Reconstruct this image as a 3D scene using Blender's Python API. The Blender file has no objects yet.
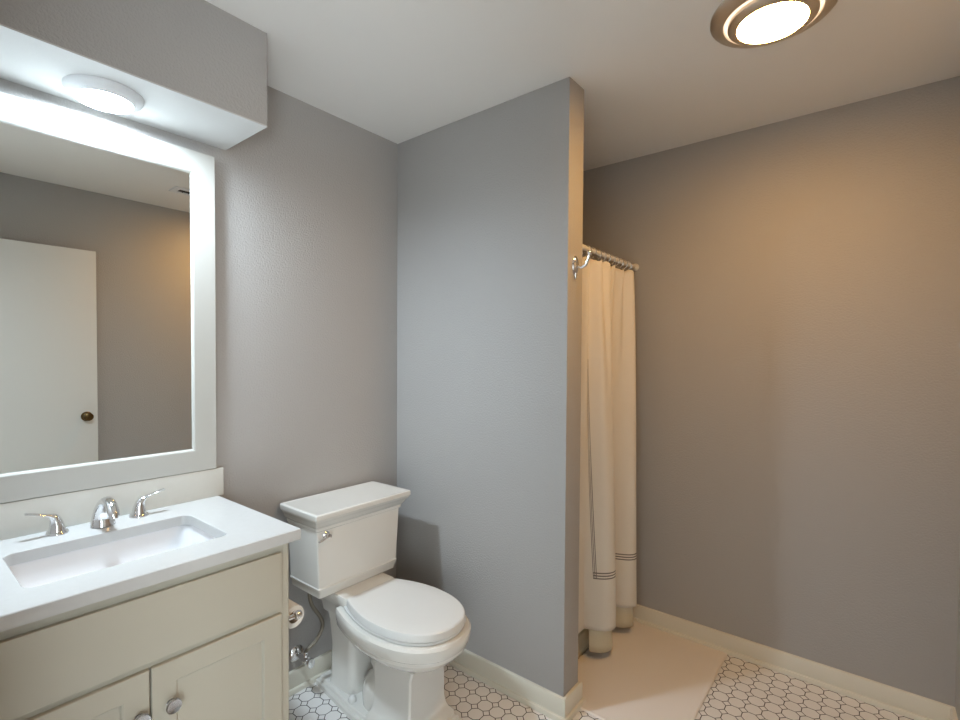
import bpy, bmesh, math, random
from math import sin, cos, pi, radians, sqrt
from mathutils import Vector, Matrix

scene = bpy.context.scene
COL = scene.collection
random.seed(4)

# ------------------------------------------------------------------ camera, world, exposure
cam_data = bpy.data.cameras.new('camera')
cam = bpy.data.objects.new('camera', cam_data)
COL.objects.link(cam)
FW = Vector((0.77934, 0.62618, -0.02298)); RT = Vector((0.62644, -0.77944, 0.00621)); UP = Vector((0.01402, 0.01923, 0.99972))
M = Matrix((RT, UP, -FW)).transposed().to_4x4()
M.translation = Vector((-1.6635, -1.8684, 1.3905))
cam.matrix_world = M
cam_data.sensor_fit = 'HORIZONTAL'; cam_data.sensor_width = 36.0
cam_data.lens = 36.0 * 494.89 / 960.0
cam_data.shift_y = 8.586 / 960.0
cam_data.clip_start = 0.02
scene.camera = cam

world = bpy.data.worlds.new('world'); scene.world = world
world.use_nodes = True
world.node_tree.nodes['Background'].inputs[0].default_value = (0.05, 0.05, 0.055, 1)
world.node_tree.nodes['Background'].inputs[1].default_value = 0.3
scene.view_settings.view_transform = 'Standard'
scene.view_settings.look = 'None'
scene.view_settings.gamma = 1.0
scene.view_settings.use_curve_mapping = False
scene.view_settings.exposure = 0.13

SOFFIT_LENS = 480.0     # strength of the cool downlight lens in the soffit
CEILING_LENS = 118.0     # strength of the warm ceiling lamp glass
CEILING_RING = 1.3
HALL_FILL = 11.3  # strength of the added, unseen fill panel in the hall

# ------------------------------------------------------------------ materials
def s2l(c):
    return tuple((v/12.92 if v <= 0.04045 else ((v+0.055)/1.055)**2.4) for v in c)

def principled(name, rgb, rough=0.5, metal=0.0, spec=0.5, coat=0.0):
    m = bpy.data.materials.new(name); m.use_nodes = True
    b = m.node_tree.nodes['Principled BSDF']
    b.inputs['Base Color'].default_value = (*rgb, 1)
    b.inputs['Roughness'].default_value = rough
    b.inputs['Metallic'].default_value = metal
    b.inputs['Specular IOR Level'].default_value = spec
    b.inputs['Coat Weight'].default_value = coat
    b.inputs['Coat Roughness'].default_value = 0.05
    return m

def N(m, kind, **props):
    n = m.node_tree.nodes.new(kind)
    for k, v in props.items(): setattr(n, k, v)
    return n

def bumpy(m, scale, strength, dist=0.002, detail=3.0):
    nt = m.node_tree
    tc = N(m, 'ShaderNodeTexCoord'); no = N(m, 'ShaderNodeTexNoise'); bu = N(m, 'ShaderNodeBump')
    no.inputs['Scale'].default_value = scale; no.inputs['Detail'].default_value = detail
    bu.inputs['Strength'].default_value = strength; bu.inputs['Distance'].default_value = dist
    nt.links.new(tc.outputs['Object'], no.inputs['Vector'])
    nt.links.new(no.outputs['Fac'], bu.inputs['Height'])
    nt.links.new(bu.outputs['Normal'], nt.nodes['Principled BSDF'].inputs['Normal'])
    return m

def mottled(m, rgb_a, rgb_b, scale):
    nt = m.node_tree
    tc = N(m, 'ShaderNodeTexCoord'); no = N(m, 'ShaderNodeTexNoise'); mx = N(m, 'ShaderNodeMix', data_type='RGBA')
    no.inputs['Scale'].default_value = scale; no.inputs['Detail'].default_value = 2
    mx.inputs[6].default_value = (*rgb_a, 1); mx.inputs[7].default_value = (*rgb_b, 1)
    nt.links.new(tc.outputs['Object'], no.inputs['Vector'])
    nt.links.new(no.outputs['Fac'], mx.inputs[0])
    nt.links.new(mx.outputs[2], nt.nodes['Principled BSDF'].inputs['Base Color'])
    return m

def emitter(name, rgb, strength):
    m = principled(name, (0.8, 0.8, 0.8), 0.4)
    b = m.node_tree.nodes['Principled BSDF']
    b.inputs['Emission Color'].default_value = (*rgb, 1)
    b.inputs['Emission Strength'].default_value = strength
    return m

PAINT = bumpy(principled('grey_wall_paint', (0.42, 0.405, 0.39), 0.55, spec=0.35), 150, 0.6, 0.003, 2)
HALLPAINT = bumpy(principled('hall_white_paint', (0.75, 0.74, 0.72), 0.6, spec=0.3), 200, 0.2)
CEIL = bumpy(principled('ceiling_paint', (0.87, 0.855, 0.825), 0.75, spec=0.2), 180, 0.15)
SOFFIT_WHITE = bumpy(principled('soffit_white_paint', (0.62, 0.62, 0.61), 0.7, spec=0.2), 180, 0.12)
TRIM = bumpy(principled('cream_trim_paint', (0.74, 0.71, 0.61), 0.35), 90, 0.04)
CABINET = bumpy(principled('cream_cabinet_paint', (0.46, 0.432, 0.355), 0.38), 120, 0.03)
QUARTZ = mottled(principled('white_quartz', (0.545, 0.545, 0.53), 0.16), (0.555, 0.555, 0.545), (0.525, 0.525, 0.515), 60)
SPLASH = mottled(principled('cream_white_backsplash', (0.68, 0.67, 0.62), 0.14), (0.69, 0.68, 0.63), (0.66, 0.65, 0.60), 60)
KNOB = principled('polished_nickel', (0.50, 0.50, 0.51), 0.12, metal=1.0)
BASIN = principled('basin_porcelain', (0.84, 0.84, 0.85), 0.10, coat=0.4)
PORCELAIN = mottled(principled('toilet_porcelain', (0.73, 0.72, 0.68), 0.10, coat=0.4), (0.74, 0.73, 0.69), (0.71, 0.70, 0.66), 4)
SEAT_WHITE = principled('seat_plastic', (0.70, 0.705, 0.69), 0.22)
CHROME = principled('chrome', (0.82, 0.82, 0.83), 0.07, metal=1.0)
NICKEL = principled('brushed_nickel', (0.72, 0.66, 0.58), 0.42, metal=1.0)
BRASS = principled('antique_brass', (0.13, 0.08, 0.032), 0.28, metal=1.0)
HOSE = bumpy(principled('braided_steel', (0.28, 0.255, 0.21), 0.35, metal=1.0), 900, 0.6)
FRAME_WHITE = principled('mirror_frame_white', (0.515, 0.51, 0.475), 0.30)
MIRROR = principled('mirror_silver', (0.80, 0.82, 0.80), 0.0, metal=1.0)
DARK = principled('dark_gap', (0.02, 0.018, 0.015), 0.8)
PAPER = bumpy(principled('tissue_paper', (0.82, 0.79, 0.73), 0.9, spec=0.1), 300, 0.3)
CARDBOARD = principled('cardboard_tube', (0.36, 0.27, 0.18), 0.9)
FIBREGLASS = principled('cream_fibreglass', (0.66, 0.60, 0.45), 0.3)
ROD_WHITE = principled('rod_white_enamel', (0.78, 0.76, 0.72), 0.3)
DOOR_WHITE = bumpy(principled('door_white_paint', (0.76, 0.76, 0.73), 0.4), 60, 0.03)
PLASTIC_WHITE = principled('white_lamp_trim', (0.78, 0.80, 0.82), 0.45)
LENS_COOL = emitter('cool_lamp_lens', (0.74, 0.88, 1.0), SOFFIT_LENS)
LENS_WARM = emitter('warm_lamp_glass', (1.0, 0.54, 0.155), CEILING_LENS)
RING_WARM = emitter('warm_lamp_glass_rim', (1.0, 0.74, 0.52), CEILING_RING)
FILL_GLOW = emitter('hall_fill_glow', (0.84, 0.94, 1.0), HALL_FILL)  # glow of the added hall panel, lifts ceiling, walls and cabinet
LINER = principled('shower_liner_vinyl', (0.68, 0.62, 0.47), 0.4)
LINER.node_tree.nodes['Principled BSDF'].inputs['Transmission Weight'].default_value = 0.0

def math_node(m, op, a, b=None, c=None):
    n = N(m, 'ShaderNodeMath', operation=op)
    for i, v in enumerate((a, b, c)):
        if v is None: continue
        if isinstance(v, (int, float)): n.inputs[i].default_value = v
        else: m.node_tree.links.new(v, n.inputs[i])
    return n.outputs[0]

def make_tile():
    m = principled('octagon_dot_mosaic', (0.8, 0.78, 0.75), 0.22)
    nt = m.node_tree; b = nt.nodes['Principled BSDF']
    geo = N(m, 'ShaderNodeTexCoord'); sep = N(m, 'ShaderNodeSeparateXYZ')
    nt.links.new(geo.outputs['Object'], sep.inputs[0])
    P = 0.0598
    def cell(o, off):
        v = math_node(m, 'MULTIPLY_ADD', o, 1/P, off)
        f = math_node(m, 'FRACT', v)
        return math_node(m, 'ABSOLUTE', math_node(m, 'SUBTRACT', f, 0.5)), math_node(m, 'FLOOR', v)
    ax, ix = cell(sep.outputs[0], 0.5 + 0.070/P)
    ay, iy = cell(sep.outputs[1], 0.5 + 0.553/P)
    s = math_node(m, 'ADD', ax, ay)
    c = 0.715; w = 0.025
    d_dot = math_node(m, 'MULTIPLY', math_node(m, 'ABSOLUTE', math_node(m, 'SUBTRACT', s, c)), 0.7071)
    d_edge = math_node(m, 'SUBTRACT', 0.5, math_node(m, 'MAXIMUM', ax, ay))
    in_oct = math_node(m, 'LESS_THAN', s, c)
    d_edge2 = math_node(m, 'ADD', d_edge, math_node(m, 'MULTIPLY', math_node(m, 'SUBTRACT', 1.0, in_oct), 1.0))
    d = math_node(m, 'MINIMUM', d_dot, d_edge2)
    mr = N(m, 'ShaderNodeMapRange'); mr.interpolation_type = 'SMOOTHSTEP'
    mr.inputs[1].default_value = w*0.75; mr.inputs[2].default_value = w*1.35
    nt.links.new(d, mr.inputs[0])
    no = N(m, 'ShaderNodeTexNoise'); no.inputs['Scale'].default_value = 9
    nt.links.new(geo.outputs['Object'], no.inputs['Vector'])
    tm = N(m, 'ShaderNodeMix', data_type='RGBA')
    tm.inputs[6].default_value = (0.78, 0.755, 0.73, 1); tm.inputs[7].default_value = (0.86, 0.845, 0.83, 1)
    nt.links.new(no.outputs['Fac'], tm.inputs[0])
    mx = N(m, 'ShaderNodeMix', data_type='RGBA')
    mx.inputs[6].default_value = (0.03, 0.022, 0.017, 1)
    nt.links.new(tm.outputs[2], mx.inputs[7])
    nt.links.new(mr.outputs[0], mx.inputs[0]); nt.links.new(mx.outputs[2], b.inputs['Base Color'])
    ro = N(m, 'ShaderNodeMapRange'); ro.inputs[3].default_value = 0.85; ro.inputs[4].default_value = 0.25
    nt.links.new(mr.outputs[0], ro.inputs[0]); nt.links.new(ro.outputs[0], b.inputs['Roughness'])
    bu = N(m, 'ShaderNodeBump'); bu.inputs['Strength'].default_value = 0.5; bu.inputs['Distance'].default_value = 0.001
    nt.links.new(mr.outputs[0], bu.inputs['Height']); nt.links.new(bu.outputs['Normal'], b.inputs['Normal'])
    return m
TILE = make_tile()

def make_curtain_mat():
    m = principled('cream_cotton_curtain', (0.80, 0.75, 0.66), 0.85, spec=0.15)
    nt = m.node_tree; b = nt.nodes['Principled BSDF']
    uv = N(m, 'ShaderNodeUVMap'); sep = N(m, 'ShaderNodeSeparateXYZ'); nt.links.new(uv.outputs[0], sep.inputs[0])
    U, V = sep.outputs[0], sep.outputs[1]         # metres along the cloth, metres above the hem
    def bands(coord, centre):
        tot = None
        for k in (-1, 0, 1):
            d = math_node(m, 'ABSOLUTE', math_node(m, 'SUBTRACT', coord, centre + k*0.0125))
            h = math_node(m, 'LESS_THAN', d, 0.0028)
            tot = h if tot is None else math_node(m, 'MAXIMUM', tot, h)
        return tot
    hb = math_node(m, 'MULTIPLY', bands(V, 0.250), math_node(m, 'GREATER_THAN', U, STRIPE_U - 0.015))
    vb = math_node(m, 'MULTIPLY', bands(U, STRIPE_U), math_node(m, 'COMPARE', V, 0.735, 0.5))
    st = math_node(m, 'MAXIMUM', hb, vb)
    mx = N(m, 'ShaderNodeMix', data_type='RGBA')
    mx.inputs[6].default_value = (0.74, 0.70, 0.63, 1); mx.inputs[7].default_value = (0.19, 0.17, 0.16, 1)
    nt.links.new(st, mx.inputs[0]); nt.links.new(mx.outputs[2], b.inputs['Base Color'])
    tc = N(m, 'ShaderNodeTexCoord'); no = N(m, 'ShaderNodeTexNoise'); no.inputs['Scale'].default_value = 420
    bu = N(m, 'ShaderNodeBump'); bu.inputs['Strength'].default_value = 0.25; bu.inputs['Distance'].default_value = 0.001
    nt.links.new(tc.outputs['Object'], no.inputs['Vector']); nt.links.new(no.outputs['Fac'], bu.inputs['Height'])
    nt.links.new(bu.outputs['Normal'], b.inputs['Normal'])
    return m
STRIPE_U = 0.215
CURTAIN = make_curtain_mat()

def make_mat_cloth():
    m = principled('white_cotton_mat', (0.84, 0.80, 0.76), 0.95, spec=0.1)
    nt = m.node_tree; b = nt.nodes['Principled BSDF']
    tc = N(m, 'ShaderNodeTexCoord'); wv = N(m, 'ShaderNodeTexWave'); wv.bands_direction = 'X'
    wv.inputs['Scale'].default_value = 55; wv.inputs['Distortion'].default_value = 0.6
    bu = N(m, 'ShaderNodeBump'); bu.inputs['Strength'].default_value = 0.5; bu.inputs['Distance'].default_value = 0.002
    nt.links.new(tc.outputs['Object'], wv.inputs['Vector']); nt.links.new(wv.outputs['Fac'], bu.inputs['Height'])
    nt.links.new(bu.outputs['Normal'], b.inputs['Normal'])
    return m
MATCLOTH = make_mat_cloth()

# ------------------------------------------------------------------ mesh helpers
def bx(bm, x0, x1, y0, y1, z0, z1, bevel=0.0, seg=2):
    r = bmesh.ops.create_cube(bm, size=1.0)
    vs = r['verts']
    for v in vs:
        v.co = Vector((x0 + (v.co.x+0.5)*(x1-x0), y0 + (v.co.y+0.5)*(y1-y0), z0 + (v.co.z+0.5)*(z1-z0)))
    if bevel > 0:
        es = list({e for v in vs for e in v.link_edges})
        bmesh.ops.bevel(bm, geom=es, offset=bevel, segments=seg, profile=0.7, affect='EDGES')

def loft(bm, rings, cap0=True, cap1=True, closed=True):
    vr = [[bm.verts.new(p) for p in r] for r in rings]
    n = len(vr[0])
    for a, b in zip(vr, vr[1:]):
        for i in range(n if closed else n-1):
            j = (i+1) % n
            try: bm.faces.new((a[i], a[j], b[j], b[i]))
            except ValueError: pass
    if cap0 and closed: bm.faces.new(list(reversed(vr[0])))
    if cap1 and closed: bm.faces.new(vr[-1])

def rrect(x0, x1, y0, y1, r, n=5):
    pts = []
    for cx, cy, a0 in ((x1-r, y1-r, 0), (x0+r, y1-r, 90), (x0+r, y0+r, 180), (x1-r, y0+r, 270)):
        for i in range(n+1):
            a = radians(a0 + 90*i/n); pts.append((cx + r*cos(a), cy + r*sin(a)))
    return pts

def z3(pts, z): return [Vector((p[0], p[1], z)) for p in pts]

def lathe(bm, prof, centre=(0, 0, 0), axis=(0, 0, 1), seg=40, sx=1.0, cap0=True, cap1=True):
    q = Vector((0, 0, 1)).rotation_difference(Vector(axis).normalized())
    c = Vector(centre); rings = []
    for r, z in prof:
        r = max(r, 1e-4)
        rings.append([c + q @ Vector((r*sx*cos(2*pi*i/seg), r*sin(2*pi*i/seg), z)) for i in range(seg)])
    loft(bm, rings, cap0, cap1)

def smooth_path(pts, n=8):
    P = [Vector(p) for p in pts]; P = [2*P[0]-P[1]] + P + [2*P[-1]-P[-2]]
    out = []
    for i in range(1, len(P)-2):
        for k in range(n):
            t = k/n; a, b, c, d = P[i-1:i+3]
            out.append(0.5*((2*b) + (c-a)*t + (2*a-5*b+4*c-d)*t*t + (3*b-a-3*c+d)*t**3))
    out.append(P[-2]); return out

def tube(bm, pts, r, seg=14, flat=1.0, upv=None):
    pts = [Vector(p) for p in pts]; rings = []; n = len(pts)
    t0 = (pts[1]-pts[0]).normalized()
    ref = Vector(upv) if upv else (Vector((0, 0, 1)) if abs(t0.z) < 0.9 else Vector((1, 0, 0)))
    u = (ref - t0*ref.dot(t0)).normalized()
    for i in range(n):
        t = (pts[min(i+1, n-1)] - pts[max(i-1, 0)]).normalized()
        u = (u - t*u.dot(t)).normalized(); w = t.cross(u)
        rr = r[i] if isinstance(r, (list, tuple)) else r
        fl = flat[i] if isinstance(flat, (list, tuple)) else flat
        rings.append([pts[i] + u*rr*fl*sin(2*pi*k/seg) + w*rr*cos(2*pi*k/seg) for k in range(seg)])
    loft(bm, rings)

def wpos(o):
    p = Vector((0, 0, 0))
    while o is not None: p = p + o.location; o = o.parent
    return p

def obj(name, bm, mat, parent=None, base=(0, 0, 0), angle=35, uv=None):
    """one bmesh in world coordinates becomes one mesh object (origin at its parent's, or at base)"""
    off = wpos(parent) if parent else Vector(base)
    bmesh.ops.recalc_face_normals(bm, faces=bm.faces[:])
    bmesh.ops.translate(bm, verts=bm.verts[:], vec=-off)
    me = bpy.data.meshes.new(name); bm.to_mesh(me); bm.free()
    for m in (mat if isinstance(mat, (list, tuple)) else [mat]): me.materials.append(m)
    me.shade_smooth(); me.set_sharp_from_angle(angle=radians(angle))
    o = bpy.data.objects.new(name, me); COL.objects.link(o)
    if parent: o.parent = parent
    else: o.location = off
    return o

def BM(): return bmesh.new()
def tag(o, label, cat, group=None):
    o['label'] = label; o['category'] = cat
    if group: o['group'] = group
    return o
def thing(name, label, cat, loc, group=None):
    o = bpy.data.objects.new(name, None); COL.objects.link(o); o.location = loc; o.empty_display_size = 0.05
    return tag(o, label, cat, group)
def struct(name, bm, mat, label=None, **kw):
    o = obj(name, bm, mat, **kw); o['kind'] = 'structure'
    if label: o['label'] = label
    return o

# ------------------------------------------------------------------ room dimensions
H = 2.44
XL, XR = -1.645, 0.885          # left wall and right wall
YF = -2.12                      # wall opposite the mirror
PT, PL = 0.1174, 0.953          # partition thickness and length
SX, SD, SZ = -0.8266, 0.2975, 2.139   # soffit end, depth, underside
HX = -3.1                       # far side of the hall beyond the doorway
DY0, DY1, DH = -2.06, -1.17, 2.06      # doorway in the left wall

# ------------------------------------------------------------------ structure
b = BM(); bx(b, HX-0.1, XR+0.12, -3.0, 0.12, -0.12, 0.0); struct('floor', b, TILE)
b = BM(); bx(b, HX-0.1, XR+0.12, -3.0, 0.12, H, H+0.1); struct('ceiling', b, CEIL)
b = BM(); bx(b, HX-0.1, XR+0.12, 0.0, 0.12, 0.0, H); struct('wall_back', b, PAINT)
b = BM(); bx(b, XR, XR+0.12, YF-0.12, 0.0, 0.0, H); struct('wall_right', b, PAINT)
b = BM(); bx(b, XL-0.11, XR, YF-0.12, YF, 0.0, H); struct('wall_front', b, PAINT)
b = BM()
bx(b, XL-0.11, XL, DY1, 0.0, 0, H); bx(b, XL-0.11, XL, DY0, DY1, DH, H); bx(b, XL-0.11, XL, YF, DY0, 0, H)
struct('wall_left', b, PAINT)
b = BM(); bx(b, 0.0, PT, -PL, 0.0, 0.0, H, 0.004, 2); struct('wall_partition', b, PAINT)
b = BM(); bx(b, HX-0.1, HX, -3.0, 0.0, 0, H); struct('wall_hall', b, HALLPAINT)
b = BM(); bx(b, HX, XL-0.11, -3.0, -2.9, 0, H); struct('wall_hall_end', b, HALLPAINT)
b = BM(); bx(b, XL, SX, -SD, 0.0, SZ+0.004, H); struct('ceiling_soffit', b, PAINT)
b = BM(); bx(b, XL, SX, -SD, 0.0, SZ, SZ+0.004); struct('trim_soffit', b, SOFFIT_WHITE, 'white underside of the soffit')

# baseboards: board with eased top plus a shoe strip at its foot
BH, BT, SH, ST = 0.088, 0.014, 0.020, 0.026
def board(bm, x0, x1, y0, y1, dx, dy):
    """strip along a wall: dx, dy tell which way it stands out of the wall"""
    prof = [(0, 0), (ST, 0), (ST, SH*0.55), (ST-0.004, SH*0.9), (BT+0.001, SH), (BT, SH), (BT, BH-0.010), (BT-0.004, BH-0.002), (0.0, BH)]
    if dx:
        xw = x0
        rings = [[Vector((xw + dx*p, y, z)) for p, z in prof] for y in (y0, y1)]
    else:
        yw = y0
        rings = [[Vector((x, yw + dy*p, z)) for p, z in prof] for x in (x0, x1)]
    loft(bm, rings)
b = BM(); board(b, -0.89, 0.0, 0.0, 0.0, 0, -1); struct('baseboard_back', b, TRIM, angle=30)
b = BM()
prof = [(0, 0), (ST, 0), (ST, SH*0.55), (ST-0.004, SH*0.9), (BT+0.001, SH), (BT, SH), (BT, BH-0.010), (BT-0.004, BH-0.002), (0.0, BH)]
loft(b, [[Vector((x + dx*p, y + dy*p, z)) for p, z in prof] for x, y, dx, dy in ((0, 0, -1, 0), (0, -PL, -1, -1), (PT, -PL, 1, -1), (PT, -0.82, 1, 0))])
struct('baseboard_partition', b, TRIM, angle=30)
b = BM(); board(b, XR, XR, YF, -0.82, -1, 0); struct('baseboard_right', b, TRIM, angle=30)
b = BM(); board(b, XL, XR, YF, YF, 0, 1); struct('baseboard_front', b, TRIM, angle=30)

# door casing of the doorway the camera looks through
b = BM()
bx(b, XL, XL+0.014, DY1, DY1+0.06, 0, DH+0.06, 0.003); bx(b, XL, XL+0.014, DY0, DY1, DH, DH+0.06, 0.003)
bx(b, XL, XL+0.014, DY0-0.045, DY0, 0, DH+0.06, 0.003)
struct('trim_1', b, TRIM, 'cream casing around the doorway')
# the door leaf, opened ninety degrees, seen only in the mirror
DX0, DX1, DYf = XL+0.016, -0.733, -2.034
b = BM(); bx(b, DX0, DX1, DYf-0.036, DYf, 0.012, 2.045, 0.002)
door = struct('door_1', b, DOOR_WHITE, 'plain white flush door standing open, seen in the mirror', base=((DX0+DX1)/2, DYf, 0))
b = BM()
kx, kz = -0.790, 1.003
lathe(b, [(0.030, 0), (0.030, 0.003), (0.022, 0.009), (0.011, 0.012), (0.010, 0.024), (0.020, 0.031), (0.026, 0.040), (0.025, 0.048), (0.016, 0.053), (0.0, 0.054)], (kx, DYf, kz), (0, 1, 0), 32)
obj('door_knob', b, BRASS, door)
b = BM(); bx(b, DX1-0.001, DX1+0.0015, DYf-0.030, DYf-0.006, kz-0.03, kz+0.03); obj('latch_plate', b, BRASS, door)

# ------------------------------------------------------------------ vanity cabinet
CX0, CX1, CF = -1.609, -0.891, -0.531
VC = (CX0+CX1)/2
van = thing('vanity_cabinet', 'cream painted vanity cabinet with two shaker doors under white counter', 'cabinet', (VC, -0.26, 0))
b = BM(); bx(b, CX0, CX0+0.018, CF, -0.002, 0.10, 0.852, 0.001); bx(b, CX1-0.018, CX1, CF, -0.002, 0.10, 0.852, 0.001)
bx(b, CX0+0.017, CX1-0.017, CF, CF+0.016, 0.10, 0.852); bx(b, CX0+0.017, CX1-0.017, -0.010, -0.002, 0.10, 0.852); bx(b, CX0+0.017, CX1-0.017, CF+0.015, -0.009, 0.10, 0.118)
bx(b, CX0+0.02, CX1-0.02, CF+0.06, -0.02, 0.0, 0.101)
obj('body', b, CABINET, van)
b = BM(); bx(b, CX0+0.028, CX1-0.028, CF-0.013, CF, 0.665, 0.826, 0.003); obj('false_drawer_front', b, CABINET, van)
def shaker(x0, x1, knob_x):
    b = BM(); z0, z1, rail, y0, y1 = 0.115, 0.648, 0.055, CF-0.013, CF
    outer = [(x0, z0), (x1, z0), (x1, z1), (x0, z1)]
    def rg(i, y): return [Vector((x0+i, y, z0+i)), Vector((x1-i, y, z0+i)), Vector((x1-i, y, z1-i)), Vector((x0+i, y, z1-i))]
    loft(b, [rg(0, y1), rg(0, y0+0.002), rg(0.002, y0), rg(rail-0.003, y0), rg(rail, y0+0.002), rg(rail+0.003, y0+0.007)], True, True)
    d = obj('door', b, CABINET, van, angle=25)
    b = BM(); kz = 0.545
    lathe(b, [(0.011, 0), (0.011, 0.002), (0.007, 0.004), (0.007, 0.009), (0.014, 0.012), (0.0172, 0.015), (0.0175, 0.020), (0.016, 0.022), (0.014, 0.0212), (0.0, 0.0205)], (knob_x, y0, kz), (0, -1, 0), 28)
    k = obj('knob', b, KNOB, d); k['label'] = 'round chrome knob'
shaker(VC+0.002, CX1-0.028, VC+0.043)
shaker(CX0+0.028, VC-0.002, VC-0.024)

# ------------------------------------------------------------------ counter with undermount basin
TX0, TX1, TF, TZ0, TZ1 = -1.634, -0.8661, -0.5563, 0.853, 0.8841
top = thing('vanity_counter', 'white quartz vanity counter with undermount sink and backsplash', 'counter', (VC, -0.27, TZ0))
SXA, SXB, SYA, SYB = -1.454, -1.022, -0.446, -0.160
b = BM()
hole = rrect(SXA, SXB, SYA, SYB, 0.026, 6)
def outer_match(h, i=0.0):
    pts = []
    n = 7
    for k, (cx, cy) in enumerate(((TX1-i, 0-0.001), (TX0+i, 0-0.001), (TX0+i, TF+i), (TX1-i, TF+i))):
        for j in range(n):
            f = j/(n-1)
            hx, hy = h[k*n+j]
            if k == 0: p = (cx, hy) if f < 0.5 else (hx, cy)
            elif k == 1: p = (hx, cy) if f < 0.5 else (cx, hy)
            elif k == 2: p = (cx, hy) if f < 0.5 else (hx, cy)
            else: p = (hx, cy) if f < 0.5 else (cx, hy)
            if abs(f-0.5) < 0.01: p = (cx, cy)
            pts.append(p)
    return pts
om = outer_match(hole); oi = outer_match(hole, 0.002)
loft(b, [z3(hole, TZ0), z3(om, TZ0), z3(om, TZ1-0.002), z3(oi, TZ1), z3(rrect(SXA-0.002, SXB+0.002, SYA-0.002, SYB+0.002, 0.028, 6), TZ1), z3(hole, TZ1-0.002), z3(hole, TZ0)], False, False)
bmesh.ops.remove_doubles(b, verts=b.verts[:], dist=1e-5)
obj('counter_slab', b, QUARTZ, top, angle=30)
b = BM(); bx(b, TX0, -0.8495, -0.020, -0.001, TZ1, 0.984, 0.0015); obj('backsplash', b, SPLASH, top)
b = BM()
def rr(i, r, ya=0.0, yb=0.0): return rrect(SXA-0.006+i, SXB+0.006-i, SYA-0.006+i+ya, SYB+0.006-i-yb, r, 6)
loft(b, [z3(rr(-0.02, 0.04), TZ0-0.001), z3(rr(0, 0.032), TZ0-0.001), z3(rr(0.002, 0.034), TZ0-0.006), z3(rr(0.008, 0.035), 0.80), z3(rr(0.022, 0.045), 0.765),
         z3(rr(0.05, 0.05), 0.745), z3(rr(0.10, 0.03), 0.738), z3(rr(0.135, 0.004), 0.735)], False, True)
basin = obj('sink_basin', b, BASIN, top, angle=60)
b = BM(); lathe(b, [(0.022, 0), (0.022, 0.003), (0.017, 0.004), (0.015, 0.001), (0.0, 0.001)], (VC, -0.304, 0.7355), (0, 0, 1), 28)
obj('drain', b, CHROME, basin)

# ------------------------------------------------------------------ widespread faucet
fx = -1.226
fau = thing('faucet', 'chrome widespread faucet with curved spout and two lever handles', 'faucet', (fx, -0.095, TZ1))
b = BM()
path = smooth_path([(fx, -0.084, TZ1+0.001), (fx, -0.0842, TZ1+0.028), (fx, -0.096, TZ1+0.060), (fx, -0.124, TZ1+0.080), (fx, -0.160, TZ1+0.077), (fx, -0.184, TZ1+0.060), (fx, -0.190, TZ1+0.048)], 6)
n = len(path)
rad = [0.0315 - 0.0155*min(1, i/(n*0.50)) - 0.0025*max(0, i/(n-1)-0.6)/0.4 for i in range(n)]
fl = [0.85 - 0.05*i/n for i in range(n)]
tube(b, path, rad, 24, fl, upv=(0, 1, 0))
sp = obj('spout', b, CHROME, fau, angle=45)
b = BM(); lathe(b, [(0.0105, 0), (0.0105, 0.006), (0.0085, 0.007), (0.0085, 0.002), (0.0, 0.002)], (fx, -0.190, TZ1+0.049), Vector((0, -0.25, -1)), 24); obj('aerator', b, CHROME, sp)
def handle(hx, hy, sgn):
    b = BM()
    lathe(b, [(0.026, 0), (0.026, 0.004), (0.0235, 0.008), (0.0, 0.008)], (hx, hy, TZ1), (0, 0, 1), 32)
    path = smooth_path([(hx, hy, TZ1+0.004), (hx+sgn*0.001, hy, TZ1+0.028), (hx+sgn*0.006, hy-0.002, TZ1+0.046), (hx+sgn*0.020, hy-0.004, TZ1+0.057),
                        (hx+sgn*0.042, hy-0.006, TZ1+0.066), (hx+sgn*0.069, hy-0.007, TZ1+0.073)], 6)
    n = len(path); rad = []; fl = []
    for i in range(n):
        t = i/(n-1)
        rad.append(0.021 - 0.0125*min(1, t/0.55) if t < 0.55 else 0.0085 - 0.0005*(t-0.55))
        fl.append(1.0 if t < 0.45 else max(0.32, 1.0 - (t-0.45)*2.6))
    tube(b, path, rad, 20, fl, upv=(sgn, 0, 0.01))
    obj('handle', b, CHROME, fau, angle=50)
handle(-1.328, -0.068, -1); handle(-1.128, -0.064, 1)

# ------------------------------------------------------------------ mirror
MX0, MX1, MZ0, MZ1 = -1.634, -0.8733, 0.9855, 2.0953
mir = thing('wall_mirror', 'large mirror in a flat white frame above the vanity', 'mirror', (VC, 0, MZ0))
b = BM()
def mr_(i, y): return [Vector((MX0+i, y, MZ0+i)), Vector((MX1-i, y, MZ0+i)), Vector((MX1-i, y, MZ1-i)), Vector((MX0+i, y, MZ1-i))]
loft(b, [mr_(0, -0.001), mr_(0, -0.020), mr_(0.0015, -0.0215), mr_(0.072, -0.0215), mr_(0.076, -0.0185), mr_(0.079, -0.0125), mr_(0.079, -0.001)], False, False)
obj('frame', b, FRAME_WHITE, mir, angle=25)
b = BM(); bx(b, MX0+0.07, MX1-0.07, -0.012, -0.003, MZ0+0.07, MZ1-0.07); obj('glass', b, MIRROR, mir)

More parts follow.
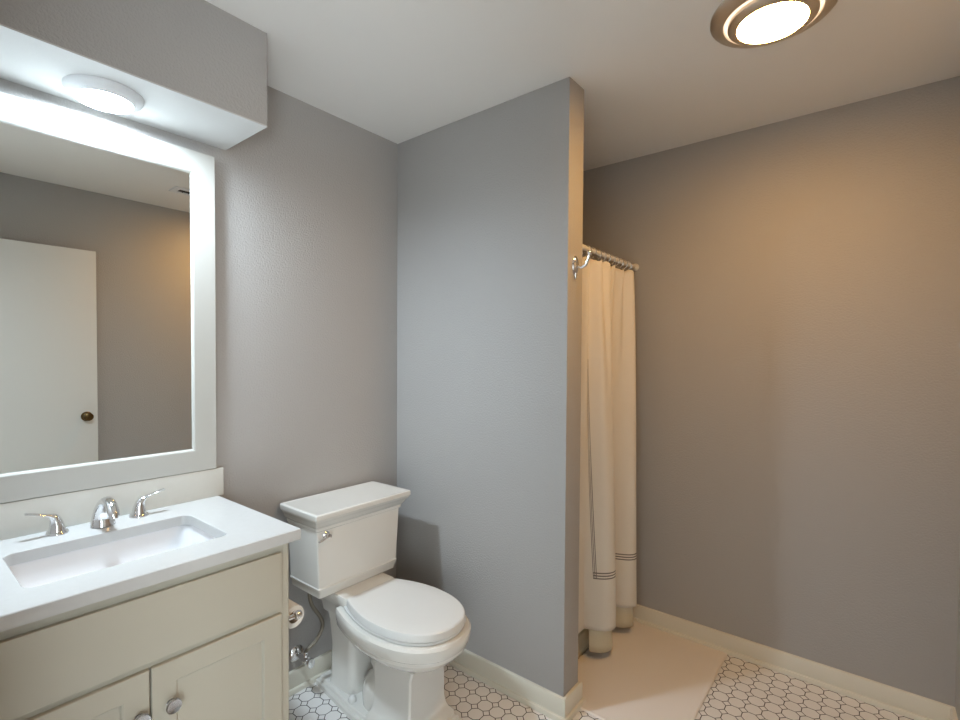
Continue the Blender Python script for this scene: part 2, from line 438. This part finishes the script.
# ------------------------------------------------------------------ lamps
LX, LY = -1.222, -0.132
lamp = thing('soffit_light', 'round white disc light under the soffit above the mirror', 'light', (LX, LY, SZ))
b = BM(); lathe(b, [(0.094, 0), (0.094, -0.004), (0.088, -0.014), (0.078, -0.022), (0.068, -0.026), (0.066, -0.024), (0.066, 0)], (LX, LY, SZ), (0, 0, 1), 64, cap0=False, cap1=False)
obj('trim_ring', b, PLASTIC_WHITE, lamp)
b = BM(); lathe(b, [(0.066, -0.0235), (0.055, -0.0265), (0.03, -0.0285), (0.0, -0.029)], (LX, LY, SZ), (0, 0, 1), 48, cap0=False, cap1=False); obj('lens', b, LENS_COOL, lamp)

WX, WY = 0.065, -1.600
lamp = thing('ceiling_light', 'round nickel ceiling lamp with a warm glowing glass', 'light', (WX, WY, H))
b = BM(); lathe(b, [(0.170, 0), (0.170, -0.006), (0.165, -0.011), (0.138, -0.022), (0.132, -0.022), (0.130, -0.012)], (WX, WY, H), (0, 0, 1), 72, cap0=False, cap1=False)
obj('outer_ring', b, NICKEL, lamp)
b = BM(); lathe(b, [(0.133, -0.013), (0.122, -0.020), (0.112, -0.020)], (WX, WY, H), (0, 0, 1), 72, cap0=False, cap1=False); obj('glass_rim', b, RING_WARM, lamp)
b = BM(); lathe(b, [(0.120, -0.016), (0.120, -0.030), (0.117, -0.033), (0.098, -0.040), (0.095, -0.040), (0.094, -0.036)], (WX, WY, H), (0, 0, 1), 72, cap0=False, cap1=False); obj('inner_ring', b, NICKEL, lamp)
b = BM(); lathe(b, [(0.095, -0.038), (0.080, -0.042), (0.06, -0.0455), (0.03, -0.048), (0.0, -0.0485)], (WX, WY, H), (0, 0, 1), 64, cap0=False, cap1=False); obj('lens', b, LENS_WARM, lamp)

# added fill light: unseen glowing panel, framed like a window, behind the camera
HW0, HW1, WZ0, WZ1 = -3.02, -1.95, 0.20, 1.70
b = BM(); bx(b, HW0, HW1, -2.899, -2.894, WZ0, WZ1); w = struct('hall_fill_panel', b, FILL_GLOW, 'added glowing fill panel in the hall behind the camera')
b = BM()
for x0, x1, z0, z1 in ((HW0-0.05, HW0, WZ0-0.05, WZ1+0.05), (HW1, HW1+0.05, WZ0-0.05, WZ1+0.05), (HW0, HW1, WZ1, WZ1+0.05), (HW0, HW1, WZ0-0.05, WZ0), (HW0, HW1, 0.93, 0.97)):
    bx(b, x0, x1, -2.899, -2.87, z0, z1, 0.002)
obj('fill_panel_frame', b, TRIM, w)

# ceiling vent, seen in the mirror
vx, vy = -0.352, -1.628
vent = thing('ceiling_vent', 'small white ceiling vent with a dark opening, seen in the mirror', 'vent', (vx, vy, H))
b = BM()
def vr(i, z): return [Vector((vx-0.085+i, vy-0.062+i, z)), Vector((vx+0.085-i, vy-0.062+i, z)), Vector((vx+0.085-i, vy+0.062-i, z)), Vector((vx-0.085+i, vy+0.062-i, z))]
loft(b, [vr(0, H), vr(0, H-0.004), vr(0.004, H-0.007), vr(0.034, H-0.007), vr(0.034, H)], False, False); obj('vent_frame', b, PLASTIC_WHITE, vent, angle=20)
b = BM(); bx(b, vx-0.052, vx+0.052, vy-0.029, vy+0.029, H-0.0025, H-0.0005); obj('duct_opening', b, DARK, vent)
for k in range(2):
    b = BM(); xx = vx-0.017+k*0.034; bx(b, xx-0.0015, xx+0.0015, vy-0.0285, vy+0.0285, H-0.0065, H-0.0025); obj('vent_slat', b, DARK, vent)

# ------------------------------------------------------------------ toilet
tc = -0.389
toi = thing('toilet', 'white two-piece toilet with square stepped tank and closed seat beside partition', 'toilet', (tc, -0.40, 0))
def egg(yb, yf, hw, hb, n=26, p=2.25, wid=0.47):
    """closed outline: straight back edge of half width hb at yb, widest hw, rounded front at yf"""
    ym = yb + (yf-yb)*wid
    pts = []
    for i in range(n+1):                     # right side from back corner to the widest point
        t = i/n; y = yb + (ym-yb)*t
        pts.append((tc + hb + (hw-hb)*sin(t*pi/2)**0.9, y))
    for i in range(1, n):                    # front, right to left
        a = pi/2*(i/n)*2; c, s = cos(a), sin(a)
        pts.append((tc + hw*math.copysign(abs(c)**(2/p), c), ym + (yf-ym)*abs(s)**(2/p)))
    for i in range(n, -1, -1):
        t = i/n; y = yb + (ym-yb)*t
        pts.append((tc - hb - (hw-hb)*sin(t*pi/2)**0.9, y))
    return pts
b = BM()
rim = [(0.235, -0.30, -0.60, 0.075, 0.06), (0.265, -0.29, -0.635, 0.098, 0.075), (0.295, -0.27, -0.688, 0.136, 0.10), (0.322, -0.255, -0.724, 0.164, 0.12),
       (0.342, -0.245, -0.741, 0.178, 0.13), (0.346, -0.24, -0.745, 0.181, 0.132), (0.358, -0.24, -0.747, 0.182, 0.133), (0.363, -0.24, -0.753, 0.187, 0.135),
       (0.390, -0.24, -0.759, 0.191, 0.137), (0.402, -0.24, -0.759, 0.191, 0.137), (0.411, -0.242, -0.752, 0.184, 0.135), (0.413, -0.255, -0.73, 0.165, 0.12)]
loft(b, [z3(egg(yb, yf, hw, hb), z) for z, yb, yf, hw, hb in rim])
# deck under the tank
loft(b, [z3(rrect(tc-w, tc+w, y0, -0.050, r, 6), z) for z, w, y0, r in ((0.33, 0.080, -0.28, 0.03), (0.37, 0.092, -0.285, 0.035), (0.40, 0.112, -0.295, 0.035), (0.425, 0.124, -0.30, 0.03), (0.445, 0.126, -0.30, 0.03), (0.453, 0.123, -0.297, 0.025), (0.455, 0.115, -0.287, 0.02))])
# rear column
loft(b, [z3(rrect(tc-w, tc+w, y0, y1, 0.035, 6), z) for z, w, y0, y1 in ((0.03, 0.082, -0.27, -0.095), (0.07, 0.076, -0.26, -0.10), (0.20, 0.074, -0.26, -0.10), (0.30, 0.078, -0.28, -0.09), (0.38, 0.088, -0.29, -0.07))])
# trapway bulge between column and front pedestal
loft(b, [z3([(tc + w*cos(a), y + d*sin(a)) for a in [2*pi*i/28 for i in range(28)]], z) for z, w, d, y in ((0.03, 0.088, 0.085, -0.375), (0.08, 0.092, 0.088, -0.375), (0.115, 0.088, 0.085, -0.378), (0.140, 0.074, 0.072, -0.38), (0.158, 0.048, 0.06, -0.385), (0.17, 0.036, 0.10, -0.39), (0.28, 0.040, 0.12, -0.40), (0.33, 0.09, 0.12, -0.41), (0.37, 0.14, 0.13, -0.42))])
# front pedestal with flat faces
def cham(w, y0, y1, c): return [(tc+w, y1), (tc-w, y1), (tc-w, y0+c), (tc-w+c, y0), (tc+w-c, y0), (tc+w, y0+c)]
loft(b, [z3(cham(w, y0, y1, 0.006), z) for z, w, y0, y1 in ((0.03, 0.118, -0.640, -0.40), (0.05, 0.116, -0.638, -0.40), (0.065, 0.102, -0.624, -0.41), (0.085, 0.096, -0.616, -0.415), (0.12, 0.092, -0.611, -0.42), (0.245, 0.090, -0.611, -0.42), (0.285, 0.098, -0.63, -0.42))])
obj('bowl', b, PORCELAIN, toi, angle=38)
b = BM()
def slab(i): return [(tc+0.092-i, -0.035-i), (tc-0.092+i, -0.035-i), (tc-0.126+i, -0.30), (tc-0.130+i, -0.668+i), (tc+0.130-i, -0.668+i), (tc+0.126-i, -0.30)]
loft(b, [z3(slab(i), z) for i, z in ((0.0, 0.0), (0.0, 0.018), (0.003, 0.022), (0.010, 0.024), (0.012, 0.034), (0.016, 0.038))])
obj('base', b, PORCELAIN, toi, angle=30)
for s in (-1, 1):
    b = BM(); lathe(b, [(0.015, 0), (0.015, 0.010), (0.0125, 0.018), (0.006, 0.023), (0.0, 0.024)], (tc+s*0.092, -0.285, 0.037), (0, 0, 1), 20); obj('bolt_cap', b, SEAT_WHITE, toi)
b = BM()
loft(b, [z3(egg(-0.275, -0.735, 0.170, 0.122), 0.4135), z3(egg(-0.275, -0.737, 0.172, 0.124), 0.417), z3(egg(-0.275, -0.737, 0.172, 0.124), 0.423), z3(egg(-0.277, -0.735, 0.170, 0.122), 0.425)])
for s in (-1, 1): bx(b, tc+s*0.075-0.022, tc+s*0.075+0.022, -0.280, -0.245, 0.416, 0.440, 0.006)
obj('seat', b, SEAT_WHITE, toi, angle=40)
b = BM()
loft(b, [z3(egg(yb, yf, hw, hb), z) for z, yb, yf, hw, hb in ((0.4265, -0.284, -0.736, 0.171, 0.116), (0.428, -0.282, -0.739, 0.172, 0.118), (0.450, -0.282, -0.736, 0.169, 0.116), (0.4535, -0.284, -0.732, 0.167, 0.113), (0.4545, -0.287, -0.728, 0.163, 0.110), (0.4555, -0.32, -0.66, 0.11, 0.085))])
obj('seat_lid', b, SEAT_WHITE, toi, angle=32)
b = BM()
tk = ((0.455, 0.184, -0.212), (0.458, 0.188, -0.216), (0.476, 0.190, -0.219), (0.484, 0.195, -0.224), (0.496, 0.198, -0.226), (0.500, 0.1955, -0.2225), (0.722, 0.207, -0.228),
      (0.726, 0.212, -0.235), (0.738, 0.214, -0.237), (0.744, 0.219, -0.242))
loft(b, [z3(rrect(tc-0.004-w, tc-0.004+w, y0, -0.018, 0.008, 4), z) for z, w, y0 in tk])
tank = obj('tank', b, PORCELAIN, toi, angle=28)
b = BM()
ld = ((0.744, 0.217, -0.241), (0.748, 0.220, -0.246), (0.760, 0.224, -0.252), (0.766, 0.229, -0.259), (0.775, 0.234, -0.266), (0.782, 0.237, -0.270), (0.797, 0.237, -0.270), (0.8005, 0.2345, -0.2675), (0.8015, 0.230, -0.263), (0.800, 0.224, -0.257))
loft(b, [z3(rrect(tc-0.004-w, tc-0.004+w, y0, -0.012 - (0.237-w)*0.6 if z > 0.79 else -0.012, 0.005, 3), z) for z, w, y0 in ld])
obj('tank_lid', b, PORCELAIN, toi, angle=28)
b = BM(); lv = Vector((tc-0.172, -0.2285, 0.704))
lathe(b, [(0.016, 0), (0.016, 0.003), (0.012, 0.007), (0.007, 0.009), (0.007, 0.017), (0.010, 0.019), (0.010, 0.024), (0.0, 0.026)], lv, (0, -1, 0), 24)
tube(b, smooth_path([lv+Vector((0.004, -0.021, 0)), lv+Vector((-0.018, -0.023, -0.004)), lv+Vector((-0.046, -0.024, -0.010))], 5), [0.0065, 0.0062, 0.006, 0.0057, 0.0054, 0.005, 0.005, 0.0055, 0.006, 0.0062, 0.005], 14, 0.7)
lev = obj('flush_lever', b, CHROME, tank); lev['label'] = 'small chrome flush lever'

# water supply stop behind the toilet
vxp, vzp = -0.552, 0.152
val = thing('supply_valve', 'chrome water stop valve with braided hose on wall beside toilet', 'valve', (vxp, 0, vzp))
b = BM(); lathe(b, [(0.033, 0.001), (0.033, 0.004), (0.024, 0.012), (0.012, 0.016), (0.0, 0.016)], (vxp, 0, vzp), (0, -1, 0), 32); obj('wall_flange', b, CHROME, val)
b = BM(); lathe(b, [(0.009, 0.01), (0.009, 0.055), (0.014, 0.057), (0.014, 0.088), (0.010, 0.090), (0.0, 0.09)], (vxp, 0, vzp), (0, -1, 0), 20)
lathe(b, [(0.008, 0), (0.008, 0.022), (0.011, 0.024), (0.011, 0.034), (0.0, 0.034)], (vxp, -0.072, vzp), (0, 0, 1), 20); obj('valve_body', b, CHROME, val)
b = BM(); lathe(b, [(0.006, 0.088), (0.006, 0.100), (0.019, 0.102), (0.021, 0.108), (0.019, 0.114), (0.0, 0.116)], (vxp, 0, vzp), (0, -1, 0), 18, sx=0.8); obj('valve_handle', b, CHROME, val)
b = BM(); tube(b, smooth_path([(vxp, -0.072, vzp+0.030), (vxp+0.008, -0.080, vzp+0.046), (-0.512, -0.088, 0.222), (-0.490, -0.098, 0.274), (-0.508, -0.105, 0.325), (-0.547, -0.115, 0.385), (-0.562, -0.120, 0.425), (-0.564, -0.120, 0.455)], 8), 0.0078, 14)
obj('hose', b, HOSE, val)

# ------------------------------------------------------------------ toilet paper on the vanity side
px, pz, py0, py1 = -0.825, 0.578, -0.462, -0.330
tp = thing('toilet_paper_holder', 'chrome paper roll holder on the side of the vanity', 'toilet paper holder', (CX1, (py0+py1)/2, pz))
for yy in (py0, py1):
    b = BM(); lathe(b, [(0.021, 0.0005), (0.021, 0.004), (0.010, 0.010), (0.007, 0.016), (0.007, 0.056), (0.012, 0.060), (0.0145, 0.070), (0.012, 0.080), (0.0, 0.084)], (CX1, yy, pz), (1, 0, 0), 28)
    obj('post', b, CHROME, tp)
b = BM(); lathe(b, [(0.009, 0.006), (0.009, py1-py0-0.006)], (px, py0, pz), (0, 1, 0), 20); obj('roller', b, CHROME, tp)
b = BM()
prof = [(0.0195, 0.012), (0.0195, 0.120), (0.034, 0.120), (0.035, 0.118), (0.035, 0.014), (0.034, 0.012), (0.0195, 0.012)]
lathe(b, prof, (px, py0, pz-0.010), (0, 1, 0), 40, cap0=False, cap1=False)
roll = tag(obj('toilet_paper_roll', b, PAPER, base=(px, (py0+py1)/2, pz)), 'white toilet paper roll hanging beside the vanity', 'toilet paper')
b = BM(); lathe(b, [(0.0193, 0.012), (0.0193, 0.120), (0.0180, 0.120), (0.0180, 0.012), (0.0193, 0.012)], (px, py0, pz-0.010), (0, 1, 0), 32, cap0=False, cap1=False); obj('cardboard_core', b, CARDBOARD, roll)

# ------------------------------------------------------------------ robe hook on the partition end
hx, hz, hy = 0.052, 1.745, -PL
b = BM(); lathe(b, [(0.036, 0.0003), (0.036, 0.004), (0.031, 0.009), (0.018, 0.013), (0.010, 0.016), (0.0, 0.016)], (hx, hy, hz), (0, -1, 0), 32, sx=0.66)
lathe(b, [(0.008, -0.030), (0.0065, -0.042), (0.0025, -0.052), (0.0, -0.054)], (hx, hy-0.004, hz), (0, 0, 1), 14, sx=0.9)
hook = tag(obj('robe_hook', b, CHROME, base=(hx, hy, hz)), 'chrome robe hook on the end of the partition wall', 'hook')
b = BM()
p = smooth_path([(hx, hy-0.010, hz-0.004), (hx, hy-0.028, hz-0.010), (hx, hy-0.046, hz-0.002), (hx, hy-0.056, hz+0.018), (hx, hy-0.060, hz+0.034)], 6)
tube(b, p, 0.0060, 14); bmesh.ops.create_uvsphere(b, u_segments=18, v_segments=12, radius=0.0105, matrix=Matrix.Translation((hx, hy-0.061, hz+0.040))); obj('prong', b, CHROME, hook)

# ------------------------------------------------------------------ shower
b = BM()
loft(b, [z3(rrect(PT+0.004, XR-0.004, -0.815+i, -0.004, 0.01, 3), z) for i, z in ((0.0, 0.0), (0.0, 0.015), (0.004, 0.02), (0.004, 0.095), (0.016, 0.115))], True, False)
loft(b, [z3(rrect(PT+0.004, XR-0.004, -0.799, -0.004, 0.01, 3), 0.115), z3(rrect(PT+0.05, XR-0.05, -0.735, -0.05, 0.03, 3), 0.115), z3(rrect(PT+0.06, XR-0.06, -0.715, -0.06, 0.04, 3), 0.04), z3(rrect(PT+0.3, XR-0.3, -0.5, -0.35, 0.04, 3), 0.03)], False, True)
pan = tag(obj('shower_pan', b, FIBREGLASS, base=(0.5, -0.45, 0), angle=30), 'cream shower tray with low curb below the curtain', 'shower tray')

RY, RZ, RR = -0.866, 1.868, 0.0125
rod = thing('curtain_rod', 'white shower curtain rod across the shower opening', 'curtain rod', ((PT+XR)/2, RY, RZ))
b = BM(); tube(b, [(PT+0.004, RY, RZ), (0.30, RY, RZ), (0.302, RY, RZ)], RR, 24); tube(b, [(0.295, RY, RZ), (XR-0.004, RY, RZ)], RR*0.78, 24); obj('tube', b, ROD_WHITE, rod)
for x, a in ((PT, 1), (XR, -1)):
    b = BM(); lathe(b, [(0.019, 0.0005), (0.019, 0.005), (0.016, 0.010), (0.0145, 0.02), (0.0, 0.02)], (x, RY, RZ), (a, 0, 0), 28); obj('end_cap', b, ROD_WHITE, rod)

CX_A, CX_B, CTOP, CHEM = 0.300, 0.800, 1.838, 0.150
def cloth(u, v, back=0.0, lift=0.0):
    """u 0..1 along the cloth, v 0 hem .. 1 top"""
    x0 = CX_A*v + 0.33*(1-v); x1 = CX_B*v + 0.742*(1-v)
    k = 1-v
    big = 0.066*k**0.8 + 0.010
    ph = 2*pi*(1.515*u - 0.015)
    y = -0.866 - 0.012*k + big*cos(ph) + 0.006*k*cos(ph*2.0+1.0)
    y += 0.018*v**1.5*cos(2*pi*5.5*u + 0.8) + 0.012*v*(1-v)*4*cos(2*pi*3.4*u + 2.0)
    x = x0 + (x1-x0)*u + 0.011*k*sin(2*ph)
    return x, y + back
def cloth_mesh(nu, nv, z0, z1, back, sag, u0=0.0, ylim=None):
    b = BM(); uvl = b.loops.layers.uv.new('cloth'); grid = []
    for j in range(nv+1):
        v = j/nv; row = []
        for i in range(nu+1):
            u = i/nu; x, y = cloth(u0 + (1-u0)*u, v, back)
            if ylim is not None: y = min(y, ylim + max(0.0, v-0.25)*0.25)
            z = z0 + (z1-z0)*v
            z -= sag*(v**12)*(0.5+0.5*cos(2*pi*9*u))
            row.append((b.verts.new((x, y, z)), u*1.10 + 0.055*(z-z0-0.25), z-z0))
        grid.append(row)
    for j in range(nv):
        for i in range(nu):
            q = (grid[j][i], grid[j][i+1], grid[j+1][i+1], grid[j+1][i])
            f = b.faces.new([t[0] for t in q])
            for lp, t in zip(f.loops, q): lp[uvl].uv = (t[1], t[2])
    return b
cur = tag(obj('shower_curtain', cloth_mesh(220, 90, CHEM, CTOP, 0.0, 0.012, 0.0, -0.842), CURTAIN, base=(0.58, -0.9, CHEM), angle=80), 'cream cloth shower curtain with thin grey border stripes', 'shower curtain')
md = cur.modifiers.new('cloth_thickness', 'SOLIDIFY'); md.thickness = 0.0016
lin = tag(obj('shower_liner', cloth_mesh(160, 60, 0.045, CTOP-0.004, 0.016, 0.012, 0.17, -0.8225), LINER, base=(0.58, -0.88, 0.04), angle=80), 'tan vinyl liner hanging behind the shower curtain to the floor', 'shower liner')
md = lin.modifiers.new('cloth_thickness', 'SOLIDIFY'); md.thickness = 0.0008
ring0 = None
for k in range(10):
    u = (k+0.5)/10
    x, y = cloth(u, 0.995)
    if ring0 is None:
        b = BM(); ringpts = [Vector((0, 0.0215*cos(a), 0.0215*sin(a)-0.008)) for a in [2*pi*i/26 for i in range(27)]]
        tube(b, ringpts, 0.0021, 8, upv=(1, 0, 0))
        ring0 = r = obj('curtain_ring', b, CHROME)
        tag(r, 'small chrome curtain ring looped over the white shower rod', 'curtain ring', 'curtain rings on the shower rod')
    else:
        r = ring0.copy(); COL.objects.link(r)
    r.location = (x, RY, RZ)

# ------------------------------------------------------------------ bath mat
b = BM()
loft(b, [z3(rrect(0.090+i, 0.857-i, -1.345+i, -0.822-i, 0.006, 3), z) for i, z in ((0, 0.0005), (-0.001, 0.004), (0.002, 0.008), (0.010, 0.0085), (0.013, 0.0072), (0.02, 0.0085))])
tag(obj('bath_mat', b, MATCLOTH, base=(0.47, -1.13, 0), angle=50), 'white woven bath mat on the tile floor in front of shower', 'bath mat')
